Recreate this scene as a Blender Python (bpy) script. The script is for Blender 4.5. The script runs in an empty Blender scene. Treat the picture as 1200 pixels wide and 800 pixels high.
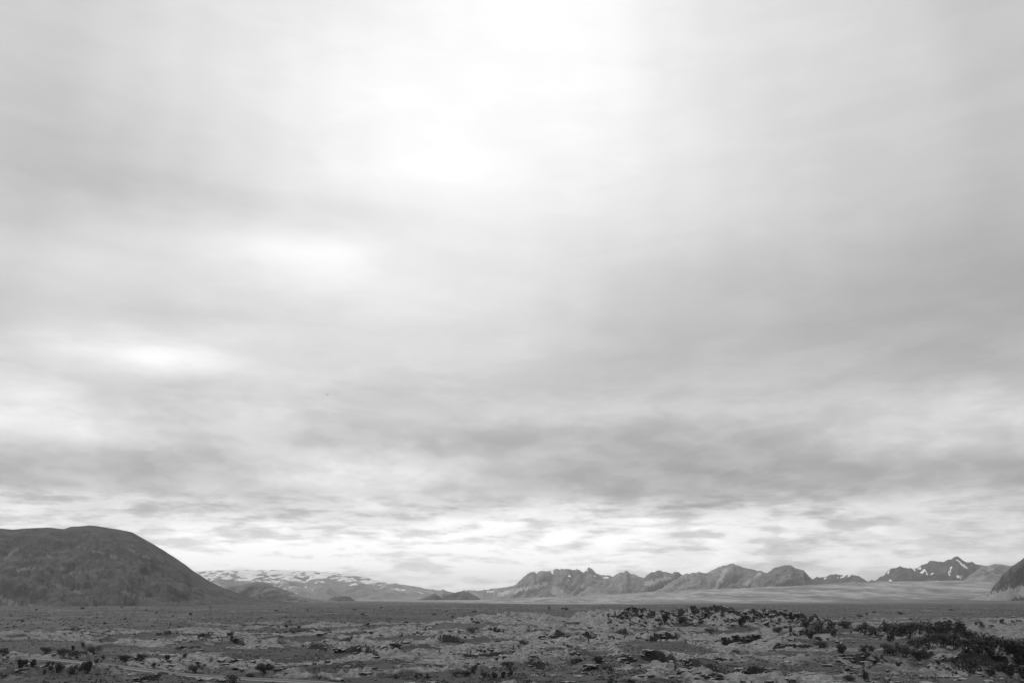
import bpy, math, random
import numpy as np
from mathutils import Vector, Matrix

# ------------------------------------------------------------------ camera, sky, sun, exposure
S = bpy.context.scene
COL = S.collection
R = math.radians
CAM_Z = 14.0
F = 1000.0                       # focal length in photo pixels (1200 wide)
PITCH = math.atan(302.0 / F)
cd = bpy.data.cameras.new('camera'); cam = bpy.data.objects.new('camera', cd); COL.objects.link(cam)
cd.sensor_width = 36; cd.lens = 36 * F / 1200; cd.clip_start = 0.5; cd.clip_end = 200000
cam.location = (0, 0, CAM_Z); cam.rotation_euler = (R(90) + PITCH, 0, 0)
S.camera = cam
S.render.resolution_x = 1024; S.render.resolution_y = 682
S.view_settings.view_transform = 'Standard'; S.view_settings.look = 'None'
S.view_settings.exposure = 0.0; S.view_settings.gamma = 1.0
try: S.view_settings.use_curve_mapping = False
except Exception: pass
S.cycles.volume_bounces = 0
S.cycles.volume_step_rate = 1.0

SUN_EL, SUN_AZ = R(36), R(-52)      # azimuth from straight ahead (+Y), positive to the right
SUN_E = 1.5

cp, sp = math.cos(PITCH), math.sin(PITCH)
def pix_dir(x, y):
    u = (x - 600) / F; v = (400 - y) / F
    return np.array([u, cp - v * sp, sp + v * cp])
def pix_azel(x, y):
    d = pix_dir(x, y)
    return math.atan2(d[0], d[1]), math.atan2(d[2], math.hypot(d[0], d[1]))
def azel_pix(az, el):
    d = np.array([math.sin(az) * math.cos(el), math.cos(az) * math.cos(el), math.sin(el)])
    f = d[1] * cp + d[2] * sp; up = -d[1] * sp + d[2] * cp
    if f < 0.05: return (600, -1e5)
    return 600 + F * d[0] / f, 400 - F * up / f

# grey of the cloud deck by direction (0-255)
SKX = [0, 60, 120, 200, 300, 400, 500, 600, 700, 800, 900, 1000, 1100, 1200]
SKT = {
 0:   [178, 196, 206, 214, 222, 232, 243, 253, 250, 232, 222, 214, 204, 165],
 60:  [184, 196, 203, 217, 229, 239, 247, 250, 252, 231, 219, 211, 203, 176],
 110: [186, 193, 200, 217, 229, 243, 251, 248, 248, 229, 216, 206, 200, 182],
 160: [186, 192, 196, 209, 224, 240, 253, 249, 243, 228, 214, 203, 198, 181],
 200: [186, 193, 196, 204, 218, 237, 250, 245, 238, 226, 212, 201, 196, 179],
 250: [194, 208, 212, 213, 221, 228, 238, 238, 229, 219, 207, 198, 190, 176],
 300: [201, 212, 217, 220, 240, 244, 228, 226, 220, 211, 200, 190, 181, 172],
 330: [199, 208, 211, 212, 228, 236, 236, 222, 214, 205, 194, 182, 175, 169],
 360: [196, 200, 201, 205, 211, 220, 228, 221, 207, 196, 187, 178, 173, 169],
 390: [202, 213, 222, 226, 218, 215, 219, 214, 199, 191, 185, 178, 173, 170],
 415: [214, 222, 232, 240, 226, 212, 214, 210, 197, 190, 187, 182, 178, 174],
 440: [208, 210, 213, 211, 211, 210, 208, 206, 197, 192, 189, 186, 186, 182],
 470: [214, 218, 212, 206, 206, 205, 203, 203, 198, 194, 193, 196, 203, 199],
 495: [216, 222, 212, 204, 204, 202, 200, 199, 197, 194, 192, 198, 206, 201],
 520: [199, 200, 195, 194, 197, 198, 192, 187, 184, 184, 184, 186, 192, 190],
 545: [184, 184, 182, 186, 204, 216, 203, 186, 174, 174, 176, 178, 182, 182],
 565: [177, 181, 184, 187, 208, 220, 210, 192, 176, 174, 176, 180, 184, 184],
 583: [188, 198, 202, 198, 194, 196, 204, 200, 186, 180, 184, 190, 193, 192],
 598: [212, 198, 188, 190, 194, 202, 215, 224, 216, 204, 200, 200, 200, 198],
 615: [232, 224, 216, 222, 226, 232, 238, 240, 236, 230, 222, 212, 206, 202],
 640: [224, 226, 230, 240, 246, 248, 246, 244, 242, 238, 224, 214, 208, 204],
 665: [220, 224, 235, 246, 252, 250, 244, 244, 240, 234, 222, 214, 206, 200],
 700: [215, 220, 232, 244, 246, 240, 240, 242, 236, 230, 220, 212, 206, 200],
}
SKY_ROWS = sorted(SKT)
_tab = np.array([SKT[k] for k in SKY_ROWS], float)
def sky_table(x, y):
    x = min(max(x, 0), 1200); y = min(max(y, 0), 700)
    i = max(0, min(len(SKY_ROWS) - 2, int(np.searchsorted(SKY_ROWS, y, 'right')) - 1))
    t = (y - SKY_ROWS[i]) / (SKY_ROWS[i + 1] - SKY_ROWS[i])
    return np.interp(x, SKX, _tab[i]) * (1 - t) + np.interp(x, SKX, _tab[i + 1]) * t

W = bpy.data.worlds.new('World'); S.world = W; W.use_nodes = True
nt = W.node_tree; nt.nodes.clear()
class NB:
    def __init__(s, nt): s.nt = nt
    def n(s, typ, **kw):
        o = s.nt.nodes.new(typ)
        for k, v in kw.items(): setattr(o, k, v)
        return o
    def _set(s, sock, v):
        if isinstance(v, bpy.types.NodeSocket): s.nt.links.new(v, sock)
        else: sock.default_value = v
    def m(s, op, a, b=0.0, c=None, clamp=False):
        o = s.n('ShaderNodeMath', operation=op, use_clamp=clamp)
        s._set(o.inputs[0], a); s._set(o.inputs[1], b)
        if c is not None: s._set(o.inputs[2], c)
        return o.outputs[0]
    def comb(s, x, y, z):
        o = s.n('ShaderNodeCombineXYZ')
        for i, v in enumerate((x, y, z)): s._set(o.inputs[i], v)
        return o.outputs[0]
    def sep(s, v):
        o = s.n('ShaderNodeSeparateXYZ'); s._set(o.inputs[0], v); return o.outputs
    def noise(s, vec, scale, detail=4, rough=0.5, dist=0.0, lac=2.0):
        o = s.n('ShaderNodeTexNoise'); s._set(o.inputs['Vector'], vec)
        o.inputs['Scale'].default_value = scale; o.inputs['Detail'].default_value = detail
        o.inputs['Roughness'].default_value = rough; o.inputs['Distortion'].default_value = dist
        o.inputs['Lacunarity'].default_value = lac
        return o.outputs['Fac']
    def rng(s, v, a, b, c=0.0, d=1.0, smooth=True):
        o = s.n('ShaderNodeMapRange', interpolation_type='SMOOTHSTEP' if smooth else 'LINEAR')
        s._set(o.inputs['Value'], v)
        for k, q in zip(('From Min', 'From Max', 'To Min', 'To Max'), (a, b, c, d)): s._set(o.inputs[k], q)
        return o.outputs[0]
    def mix(s, f, a, b):
        o = s.n('ShaderNodeMix', data_type='FLOAT')
        s._set(o.inputs[0], f); s._set(o.inputs[2], a); s._set(o.inputs[3], b)
        return o.outputs[0]
    def vscale(s, v, k):
        o = s.n('ShaderNodeVectorMath', operation='MULTIPLY'); s._set(o.inputs[0], v); s._set(o.inputs[1], k)
        return o.outputs[0]
b = NB(nt)
tc = b.n('ShaderNodeTexCoord')
dx, dy, dz = b.sep(tc.outputs['Generated'])
zc = b.m('ABSOLUTE', dz)
az = b.m('ARCTAN2', dx, dy)
el = b.m('ARCSINE', zc)
# cloud deck seen in perspective
den = b.m('ADD', zc, 0.13)
cvec = b.comb(b.m('DIVIDE', dx, den), b.m('DIVIDE', dy, den), 0.0)
warp = b.noise(cvec, 1.3, 5, 0.55)
warp2 = b.noise(b.vscale(cvec, (1, 1, 1)), 2.1, 4, 0.5, 0.6)
lowf = b.rng(el, R(2), R(24), 1.0, 0.0)
azw = b.m('ADD', az, b.m('MULTIPLY', b.m('SUBTRACT', warp, 0.5), 0.09))
elw = b.m('ADD', el, b.m('MULTIPLY', b.m('SUBTRACT', warp2, 0.5), b.mix(lowf, 0.06, 0.018)))
fac = b.rng(azw, -1.0, 1.0, 0.0, 1.0, False)
def row_ramp(el_k, out_val=None):
    r = b.n('ShaderNodeValToRGB'); cr = r.color_ramp; cr.interpolation = 'EASE'
    st = []
    for j in range(17):
        a = R(-32 + 4 * j)
        if out_val is not None: val = out_val
        else:
            px, py = azel_pix(a, el_k); val = sky_table(px, py)
        st.append((0.5 + a / 2.0, val / 255.0))
    edge = 200 / 255.0
    st = [(0.0, edge if out_val is None else out_val / 255), (0.12, (edge + st[0][1]) / 2)] + st + [(0.88, (edge + st[-1][1]) / 2), (1.0, edge if out_val is None else out_val / 255)]
    cr.elements[0].position = st[0][0]; cr.elements[0].color = (st[0][1],) * 3 + (1,)
    cr.elements[1].position = st[-1][0]; cr.elements[1].color = (st[-1][1],) * 3 + (1,)
    for p_, v_ in st[1:-1]:
        e = cr.elements.new(p_); e.color = (v_,) * 3 + (1,)
    b._set(r.inputs[0], fac)
    return r.outputs[0]
rows = [(pix_azel(600, y)[1], None) for y in reversed(SKY_ROWS) if y not in (60, 160, 330)] + [(R(56), 222), (R(76), 215)]
cur = row_ramp(rows[0][0])
for k in range(1, len(rows)):
    nx = row_ramp(rows[k][0], rows[k][1])
    cur = b.mix(b.rng(elw, rows[k - 1][0], rows[k][0], 0, 1, False), cur, nx)
# cloud texture: soft high up, sharper rows of cloud low down
nA = b.noise(b.vscale(cvec, (1.0, 1.25, 1)), 1.6, 7, 0.52, 0.2)
nB = b.noise(b.vscale(cvec, (1.0, 0.75, 1)), 6.5, 8, 0.58, 0.0)
nC = b.noise(b.vscale(cvec, (1.0, 0.8, 1)), 3.3, 8, 0.55, 0.0)
nE = b.noise(b.comb(b.m('MULTIPLY', az, 19.0), b.m('MULTIPLY', el, 96.0), 1.7), 1.0, 8, 0.58, 0.0)
nD = b.noise(b.comb(b.m('MULTIPLY', az, 9.0), b.m('MULTIPLY', el, 30.0), 4.2), 1.0, 7, 0.55, 0.25)
low = b.rng(el, R(5.2), R(7.4), 1.0, 0.0)
mid = b.rng(el, R(8), R(30), 1.0, 0.0)
soft = b.m('MULTIPLY', b.m('SUBTRACT', nA, 0.5), b.mix(mid, 0.035, 0.055))
puff = b.m('MULTIPLY', b.m('SUBTRACT', b.rng(b.m('ADD', b.m('MULTIPLY', nB, 0.15), b.m('MULTIPLY', nE, 0.85)), 0.36, 0.57), 0.52), b.mix(b.rng(az, 0.25, 0.55), 0.19, 0.12))
puff2 = b.m('MULTIPLY', b.m('SUBTRACT', b.rng(nC, 0.38, 0.62), 0.5), b.mix(mid, 0.0, 0.022))
midp = b.m('MULTIPLY', b.m('SUBTRACT', b.rng(nD, 0.40, 0.62), 0.5), b.mix(b.rng(el, R(9), R(20)), 0.05, 0.015))
nG = b.noise(b.comb(b.m('MULTIPLY', az, 16.0), b.m('MULTIPLY', el, 40.0), 6.6), 1.0, 8, 0.55, 0.0)
midp = b.m('ADD', midp, b.m('MULTIPLY', b.m('SUBTRACT', b.rng(nG, 0.42, 0.60), 0.5), b.mix(b.rng(el, R(7), R(17)), 0.055, 0.0)))
puff2 = b.m('ADD', puff2, midp)
# single cloud masses: billows with a firmer upper edge, and heavy grey banks
nF = b.noise(b.comb(b.m('MULTIPLY', az, 7.0), b.m('MULTIPLY', el, 16.0), 9.1), 1.0, 7, 0.52, 0.1)
nw = b.m('MULTIPLY', b.m('SUBTRACT', nF, 0.5), 3.4)
for (bx, by, bw_, bt, bb_, amp) in [(408, 556, 95, 24, 34, .12), (470, 566, 110, 16, 26, .05), (215, 417, 60, 16, 26, .10), (120, 415, 110, 22, 30, .05), (35, 488, 60, 30, 34, .08), (120, 500, 110, 16, 24, .04), (345, 302, 80, 26, 34, .075), (240, 285, 130, 30, 36, .03),
        (485, 190, 90, 60, 60, .025), (435, 95, 60, 40, 40, .01), (690, 90, 80, 60, 60, .01), (1110, 488, 150, 22, 34, .07), (90, 588, 130, 14, 16, .07), (330, 590, 160, 8, 14, .04), (100, 195, 170, 60, 70, -.05), (60, 240, 90, 30, 30, -.03),
        (330, 250, 200, 22, 26, -.045), (160, 545, 240, 22, 26, -.05), (880, 560, 380, 22, 26, -.055), (680, 515, 260, 22, 26, -.05), (130, 372, 200, 22, 26, -.035), (900, 330, 260, 60, 90, -.03), (300, 455, 260, 16, 20, -.03), (560, 590, 200, 8, 12, -.04), (250, 600, 160, 8, 10, -.05), (620, 440, 200, 30, 40, -.02)]:
    a0, e0 = pix_azel(bx, by); cosf = math.cos(e0)
    da = b.m('DIVIDE', b.m('SUBTRACT', az, a0), bw_ / F)
    de = b.m('SUBTRACT', el, e0)
    ded = b.m('DIVIDE', de, b.mix(b.m('GREATER_THAN', de, 0.0), bb_ / F, bt / F))
    d2 = b.m('ADD', b.m('ADD', b.m('MULTIPLY', da, da), b.m('MULTIPLY', ded, ded)), nw)
    puff2 = b.m('ADD', puff2, b.m('MULTIPLY', b.rng(d2, 2.3 if by < 380 else 1.8, -0.9 if by < 380 else -0.4), amp * (0.62 if amp > 0 else 0.8)))
cur = b.m('MULTIPLY_ADD', cur, 1.05, -0.018)
lum = b.m('ADD', b.m('ADD', cur, soft), b.m('ADD', b.m('MULTIPLY', puff, low), puff2))
lin = b.m('POWER', b.m('MINIMUM', b.m('MAXIMUM', b.m('MULTIPLY', lum, b.mix(b.rng(el, R(1), R(7)), 1.09, 1.02)), 0.3), 1.12), 2.2)
sky = b.n('ShaderNodeTexSky', sky_type='NISHITA', sun_disc=False)
sky.sun_elevation = SUN_EL; sky.sun_rotation = SUN_AZ
bw = b.n('ShaderNodeRGBToBW'); nt.links.new(sky.outputs[0], bw.inputs[0])
sky_l = b.m('MULTIPLY', bw.outputs[0], 0.08)
cover = 0.94                                            # the deck is nearly closed, a little clear sky glows through
tot = b.mix(cover, sky_l, lin)
ccol = b.comb(tot, tot, tot)
bg = b.n('ShaderNodeBackground'); nt.links.new(ccol, bg.inputs['Color']); bg.inputs['Strength'].default_value = 1.0
wo = b.n('ShaderNodeOutputWorld'); nt.links.new(bg.outputs[0], wo.inputs['Surface'])
try: W.cycles.sampling_method = 'MANUAL'; W.cycles.sample_map_resolution = 512
except Exception: pass

sl = bpy.data.lights.new('sun', 'SUN'); so = bpy.data.objects.new('sun', sl); COL.objects.link(so)
sl.energy = SUN_E; sl.angle = R(12); sl.color = (1, 1, 1)
sv = Vector((math.sin(SUN_AZ) * math.cos(SUN_EL), math.cos(SUN_AZ) * math.cos(SUN_EL), math.sin(SUN_EL)))
so.rotation_euler = sv.to_track_quat('Z', 'Y').to_euler()

# ------------------------------------------------------------------ noise
_rng = np.random.RandomState(7)
PERM = _rng.permutation(1024); PERM = np.concatenate([PERM, PERM])
_ang = _rng.rand(1024) * 2 * np.pi
GX, GY = np.cos(_ang), np.sin(_ang)
def pn(x, y, seed=0):
    x = np.asarray(x, float) + seed * 17.31; y = np.asarray(y, float) + seed * 9.77
    xi = np.floor(x).astype(np.int64); yi = np.floor(y).astype(np.int64)
    xf = x - xi; yf = y - yi
    u = xf * xf * xf * (xf * (xf * 6 - 15) + 10); v = yf * yf * yf * (yf * (yf * 6 - 15) + 10)
    def g(a, c, fx, fy):
        h = PERM[(PERM[a & 1023] + c) & 1023]
        return GX[h] * fx + GY[h] * fy
    n00 = g(xi, yi, xf, yf); n10 = g(xi + 1, yi, xf - 1, yf)
    n01 = g(xi, yi + 1, xf, yf - 1); n11 = g(xi + 1, yi + 1, xf - 1, yf - 1)
    return 1.5 * ((n00 * (1 - u) + n10 * u) * (1 - v) + (n01 * (1 - u) + n11 * u) * v)
def fbm(x, y, o=4, seed=0, gain=0.5):
    s = 0; a = 1; t = 0
    for i in range(o):
        s = s + a * pn(x * 2 ** i, y * 2 ** i, seed + i * 3); t += a; a *= gain
    return s / t
def ridged(x, y, o=4, seed=0, gain=0.5):
    s = 0; a = 1; t = 0
    for i in range(o):
        s = s + a * (1 - np.abs(pn(x * 2.03 ** i, y * 2.03 ** i, seed + i * 5)) * 1.6); t += a; a *= gain
    return s / t
def sst(a, c, x):
    t = np.clip((x - a) / (c - a), 0, 1); return t * t * (3 - 2 * t)

# ------------------------------------------------------------------ terrain height
def flat_pt(px, py, z=0.0):
    d = pix_dir(px, py); t = (z - CAM_Z) / d[2]; return d[0] * t, d[1] * t
MOUNDS = []        # x, y, height, radius across, radius in depth, roughness
def mound(px, py, h, rx, ry, rough=0.0, z=0.0):
    x, y = flat_pt(px, py, z); MOUNDS.append((x, y, h, rx, ry, rough))
mound(570, 737, 4.2, 36, 40, 0.4)
mound(605, 735, 3.6, 30, 40, 0.4)
mound(690, 733, 4.5, 34, 36, 0.5)
mound(745, 733, 4.3, 26, 30, 0.9)
mound(800, 732, 4.2, 26, 30, 1.0)
mound(850, 733, 4.4, 26, 30, 1.0)
mound(900, 734, 4.6, 28, 30, 1.0)
mound(945, 736, 4.0, 24, 28, 1.0)
mound(1000, 741, 2.8, 30, 26, 0.6)
mound(1060, 744, 2.6, 30, 26, 0.6)
mound(1150, 746, 3.2, 34, 26, 0.2)
mound(1215, 745, 3.4, 40, 26, 0.2)
mound(1165, 778, 1.4, 30, 16, 0.9)
mound(1010, 778, 0.9, 16, 9, 0.8)
mound(60, 790, 0.9, 16, 7, 0.2)
mound(640, 775, 1.2, 26, 14, 0.3)
mound(420, 762, 1.2, 30, 18, 0.2)
mound(230, 752, 1.6, 36, 26, 0.2)
mound(880, 768, 1.2, 20, 14, 0.4)
TRACK = [flat_pt(*p) for p in ((-60, 767), (0, 768), (45, 769.5), (90, 775), (140, 782), (190, 788), (240, 793), (300, 799), (380, 806), (480, 816))]
def track_dist(x, y):
    d = np.full(np.shape(x), 1e9)
    for (ax, ay), (bx, by) in zip(TRACK[:-1], TRACK[1:]):
        vx, vy = bx - ax, by - ay; L = vx * vx + vy * vy
        t = np.clip(((x - ax) * vx + (y - ay) * vy) / L, 0, 1)
        d = np.minimum(d, np.hypot(x - ax - t * vx, y - ay - t * vy))
    return d
LEDGES = [([(357, 757), (375, 759), (392, 763), (420, 764), (432, 769), (443, 771.5)], 1.5), ([(266, 753), (275, 754), (290, 755.5)], .8), ([(188, 745), (205, 743), (222, 740.5)], 1.3),
 ([(506, 749), (520, 752), (535, 753), (546, 755)], 1.9), ([(573, 758), (592, 757.5)], 1.1), ([(598, 757), (622, 756)], 0.9), ([(611, 782), (625, 784), (644, 788.5)], 1.5), ([(663, 774), (688, 773)], 1.2),
 ([(718, 741), (735, 744), (747, 748)], 1.8), ([(675, 791.5), (695, 790), (712, 791)], .9), ([(716, 776.5), (750, 778)], .8), ([(750, 776), (780, 778), (796, 783)], 1.8), ([(801, 785), (820, 787), (848, 793)], 1.5),
 ([(836, 758), (860, 756), (898, 754)], 2.0), ([(853, 766), (872, 764)], 1.2), ([(338, 738), (392, 736.5)], 1.0), ([(868, 794), (900, 789)], 1.3), ([(1108, 733), (1135, 734.5), (1160, 734), (1210, 737)], 2.2),
 ([(148, 799), (197, 793)], .7), ([(983, 796), (1012, 793)], .8), ([(620, 728), (668, 731)], 1.0), ([(395, 750), (440, 753)], .8), ([(450, 762), (475, 760)], .9), ([(700, 728), (760, 732), (800, 732)], 1.4),
 ([(800, 731), (860, 734), (905, 737)], 1.5), ([(895, 722), (960, 725)], 1.0), ([(280, 733), (330, 736)], .8), ([(60, 740), (110, 738)], .8), ([(975, 774), (1030, 777)], 1.1), ([(560, 742), (610, 744)], 1.0),
 ([(450, 741), (520, 744)], .8), ([(640, 750), (700, 752)], .8), ([(750, 752), (800, 750)], 1.2), ([(540, 770), (600, 772)], .7), ([(200, 760), (240, 757)], .8), ([(1090, 772), (1210, 790)], 1.5), ([(900, 760), (960, 757)], 1.0),
 ([(20, 725), (60, 723)], 1.4), ([(67, 741.5), (90, 740)], 1.0), ([(520, 724), (538, 722)], 1.6), ([(920, 745), (980, 742)], 1.8)]
LED = []
for _pts, _h in LEDGES:
    _q = [flat_pt(*p_) for p_ in _pts]
    LED.append(([math.atan2(a_, c_) for a_, c_ in _q], [math.hypot(a_, c_) for a_, c_ in _q], _h))
AZR = [math.degrees(pix_azel(x, 702)[0]) for x in (-400, 350, 560, 680, 800, 900, 1000, 1100, 1200, 1500)]
RISE = [0, 2, 10, 45, 85, 115, 150, 158, 150, 120]
def terrain(x, y, full=False):
    x = np.asarray(x, float); y = np.asarray(y, float)
    r = np.hypot(x, y); azd = np.degrees(np.arctan2(x, y))
    z = (CAM_Z - 1.7) * (1 - sst(5, 88, r))
    lav = sst(70, 120, r) * (1 - sst(700, 1500, r) * 0.75) * (1 - sst(3000, 4200, r))
    wx = x + 9 * fbm(x / 40, y / 40, 3, 51); wy = y + 9 * fbm(x / 40, y / 40, 3, 57)
    U = fbm(wx / 110, wy / 85, 4, 1)
    z = z + 2.3 * U * lav
    rough = np.full(x.shape, 0.34); mh = np.zeros(x.shape)
    for mx, my, h, rx, ry, ro in MOUNDS:
        q = ((x - mx) / rx) ** 2 + ((y - my) / ry) ** 2
        g = np.exp(-q * 1.1)
        mh = mh + h * g; rough = np.maximum(rough, ro * g * 1.15)
    z = z + mh * (0.8 + 0.35 * fbm(x / 14, y / 14, 3, 33))
    # dark heath fills the hollows; the lava stands above it
    hv = fbm(wx / 38, wy / 30, 4, 11) + 0.35 * U + mh * 0.07
    heath = 1 - sst(-0.07, 0.07, hv)
    near_l = sst(150, 240, r)
    heath = np.maximum(heath, (1 - near_l) * sst(-0.12, 0.1, fbm(wx / 26, wy / 20, 3, 71) + 0.10) * 0.95)
    heath = np.clip(heath + 0.28 * sst(9, 20, azd) * near_l, 0, 1)  # extra heath tone on the right paints in shadow and vignetting
    far_h = sst(430, 760, r - azd * 6 + 130 * fbm(x / 120, y / 120, 3, 91))
    heath = np.maximum(heath, far_h * (0.45 + 0.55 * sst(-0.30, 0.0, fbm(x / 110, y / 160, 4, 95))))
    lv = lav * (1 - 0.8 * heath) * (0.35 + rough)
    # ledges: the crust breaks in steps
    t = fbm(wx / 26, wy / 22, 5, 21, 0.55) * 5.0
    fl = np.floor(t); fr = t - fl
    step = (fl + sst(0.42, 0.60, fr)) / 5.0
    z = z + 6.0 * step * lv
    steep = np.exp(-((fr - 0.51) / 0.085) ** 2)
    # hummocks and clinker
    b1 = np.abs(fbm(wx / 12, wy / 12, 4, 41, 0.55))
    z = z + 4.2 * (b1 - 0.15) * lv
    z = z + 0.32 * fbm(x / 2.6, y / 2.6, 3, 45) * lv
    cl = np.clip(rough - 0.45, 0, 1) * lav
    z = z + 3.4 * (ridged(x / 7.5, y / 7.5, 4, 47, 0.6) - 0.62) * cl
    # fissures in the crust
    fn = np.abs(fbm(wx / 55, wy / 28, 4, 61, 0.45))
    gate = sst(0.0, 0.18, fbm(x / 45, y / 35, 2, 66))
    wid = 0.012 + 0.018 * rough
    crack = (1 - sst(wid * 0.4, wid * 1.5, fn)) * gate * (1 - sst(0.3, 0.75, heath))
    z = z - 1.9 * crack * lav
    cre = (1 - sst(0.012, 0.06, b1)) * sst(-0.12, 0.12, fbm(x / 30, y / 24, 3, 43)) * (1 - heath)
    # bare black lava: step faces, fissures, clinker faces
    bn = fbm(x / 5, y / 5, 3, 81)
    bare = np.maximum(steep * sst(0.02, 0.30, fbm(wx / 30, wy / 18, 3, 83) + 0.35 * (rough - 0.3)) * (1 - 0.8 * heath), crack)
    bare = np.maximum(bare, 0.95 * cre)
    bare = np.maximum(bare, cl * 1.9 * sst(-0.25, 0.15, bn))
    # broken edges of the crust that face the viewpoint
    azr = np.arctan2(x, y)
    wob = 4.5 * fbm(x / 16, y / 16, 2, 123); hm_ = 0.55 + 0.9 * np.clip(fbm(x / 14, y / 22, 2, 127) + 0.35, 0, 1); bnn = fbm(x / 6, y / 6, 3, 129)
    for la, lr, lh in LED:
        m_ = (azr > la[0] - .004) & (azr < la[-1] + .004) & (r > min(lr) - 12) & (r < max(lr) + 130)
        if not m_.any(): continue
        s_ = r[m_] - np.interp(azr[m_], la, lr) + wob[m_]
        end = sst(la[0] - .004, la[0] + .012, azr[m_]) * (1 - sst(la[-1] - .012, la[-1] + .004, azr[m_]))
        z[m_] += 1.25 * lh * end * hm_[m_] * (sst(-1.6, 0.2, s_) * np.exp(-np.maximum(s_, 0) / 22) - 0.35 * np.exp(-((s_ + 2.5) / 2.0) ** 2))
        w_ = end ** .5 * (1 - sst(0.1, 1.0, s_)) * sst(-4.2, -2.2, s_)
        bare[m_] = np.maximum(bare[m_], w_ * (0.95 + 0.8 * bnn[m_]))
    # gentle track bed
    td = track_dist(x, y); tk = 1 - sst(1.6, 7.0, td)
    zs = 2.3 * fbm(x / 110, y / 85, 2, 1)
    z = z * (1 - tk) + zs * tk
    bare = bare * (1 - tk)
    heath = np.maximum(heath, tk * 0.75)
    rise = np.interp(azd, AZR, RISE)
    z = z + rise * sst(3600, 8200, r) ** 1.1 + 3.0 * fbm(x / 600, y / 420, 4, 97) * sst(1300, 2600, r) * (1 - sst(12000, 16000, r)) + 15 * fbm(x / 300, y / 420, 5, 99) * sst(3600, 6500, r) * np.clip(rise / 100, 0.0, 1)
    if not full: return z
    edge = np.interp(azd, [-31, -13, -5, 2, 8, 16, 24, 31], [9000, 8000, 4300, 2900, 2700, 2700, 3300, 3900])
    sunlit_band = sst(0.90, 1.12 + 0.6 * sst(4, 12, azd), r / (edge * (1 + 0.16 * fbm(x / 900, y / 500, 3, 111) + .10 * fbm(x / 90, y / 200, 3, 113))))  # mask of the sunlit patch on the far plain, painted as paler ground
    return z, heath, np.clip(bare, 0, 1), sunlit_band, td
def on_ground(px, py):
    d = pix_dir(px, py); dh = math.hypot(d[0], d[1])
    rr = np.geomspace(95, 6000, 2600)
    X = d[0] / dh * rr; Y = d[1] / dh * rr; Z = CAM_Z + d[2] / dh * rr
    below = np.nonzero(Z < terrain(X, Y))[0]
    i = below[0] if len(below) else len(rr) - 1
    return float(X[i]), float(Y[i]), float(terrain(X[i:i + 1], Y[i:i + 1])[0]), float(rr[i])

# ------------------------------------------------------------------ object helpers
def grid_mesh(name, P, nr, nc, wrap=False, attrs=None, smooth=True):
    me = bpy.data.meshes.new(name)
    ids = np.arange(nr * nc).reshape(nr, nc)
    if wrap: a = ids; a2 = np.roll(ids, -1, axis=1)
    else: a = ids[:, :-1]; a2 = ids[:, 1:]
    q = np.stack([a[:-1], a2[:-1], a2[1:], a[1:]], -1).reshape(-1, 4)
    me.vertices.add(len(P)); me.vertices.foreach_set('co', P.astype(np.float32).ravel())
    me.loops.add(q.size); me.loops.foreach_set('vertex_index', q.astype(np.int32).ravel())
    me.polygons.add(len(q)); me.polygons.foreach_set('loop_start', np.arange(0, q.size, 4, dtype=np.int32))
    me.polygons.foreach_set('loop_total', np.full(len(q), 4, np.int32))
    me.polygons.foreach_set('use_smooth', np.full(len(q), smooth))
    for k, v in (attrs or {}).items():
        at = me.attributes.new(k, 'FLOAT', 'POINT'); at.data.foreach_set('value', v.astype(np.float32).ravel())
    me.update(calc_edges=True); me.validate()
    return me
def tri_mesh(name, V, Fc, k=3, smooth=False, attrs=None):
    me = bpy.data.meshes.new(name); V = np.asarray(V, np.float32); Fc = np.asarray(Fc, np.int32)
    me.vertices.add(len(V)); me.vertices.foreach_set('co', V.ravel())
    me.loops.add(Fc.size); me.loops.foreach_set('vertex_index', Fc.ravel())
    me.polygons.add(len(Fc)); me.polygons.foreach_set('loop_start', np.arange(0, Fc.size, k, dtype=np.int32))
    me.polygons.foreach_set('loop_total', np.full(len(Fc), k, np.int32))
    me.polygons.foreach_set('use_smooth', np.full(len(Fc), smooth))
    for kk, v in (attrs or {}).items():
        at = me.attributes.new(kk, 'FLOAT', 'POINT'); at.data.foreach_set('value', np.asarray(v, np.float32).ravel())
    me.update(calc_edges=True)
    return me
def link(name, me, mat=None, parent=None, label=None, cat=None, group=None, kind=None):
    o = bpy.data.objects.new(name, me); COL.objects.link(o)
    if mat is not None and not me.materials: me.materials.append(mat)
    if parent: o.parent = parent
    tag(o, label, cat, group, kind); return o
def tag(o, label=None, cat=None, group=None, kind=None):
    for k, v in (('label', label), ('category', cat), ('group', group), ('kind', kind)):
        if v: o[k] = v

# ------------------------------------------------------------------ materials (the photograph is black and white: neutral greys)
def new_mat(name):
    m = bpy.data.materials.new(name); m.use_nodes = True
    t = m.node_tree; t.nodes.clear(); n = NB(t)
    bs = n.n('ShaderNodeBsdfPrincipled'); out = n.n('ShaderNodeOutputMaterial')
    t.links.new(bs.outputs[0], out.inputs['Surface'])
    bs.inputs['Roughness'].default_value = 0.95; bs.inputs['Specular IOR Level'].default_value = 0.15
    return m, n, bs
def finish(n, bs, grey, height=None, dist=0.3, strength=0.6):
    n._set(bs.inputs['Base Color'], n.comb(grey, grey, grey))
    if height is not None:
        bp = n.n('ShaderNodeBump'); bp.inputs['Strength'].default_value = strength; bp.inputs['Distance'].default_value = dist
        n._set(bp.inputs['Height'], height); n.nt.links.new(bp.outputs[0], bs.inputs['Normal'])
def attr(n, name):
    a = n.n('ShaderNodeAttribute', attribute_name=name); return a.outputs['Fac']
def pos(n): return n.n('ShaderNodeNewGeometry').outputs['Position']

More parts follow.
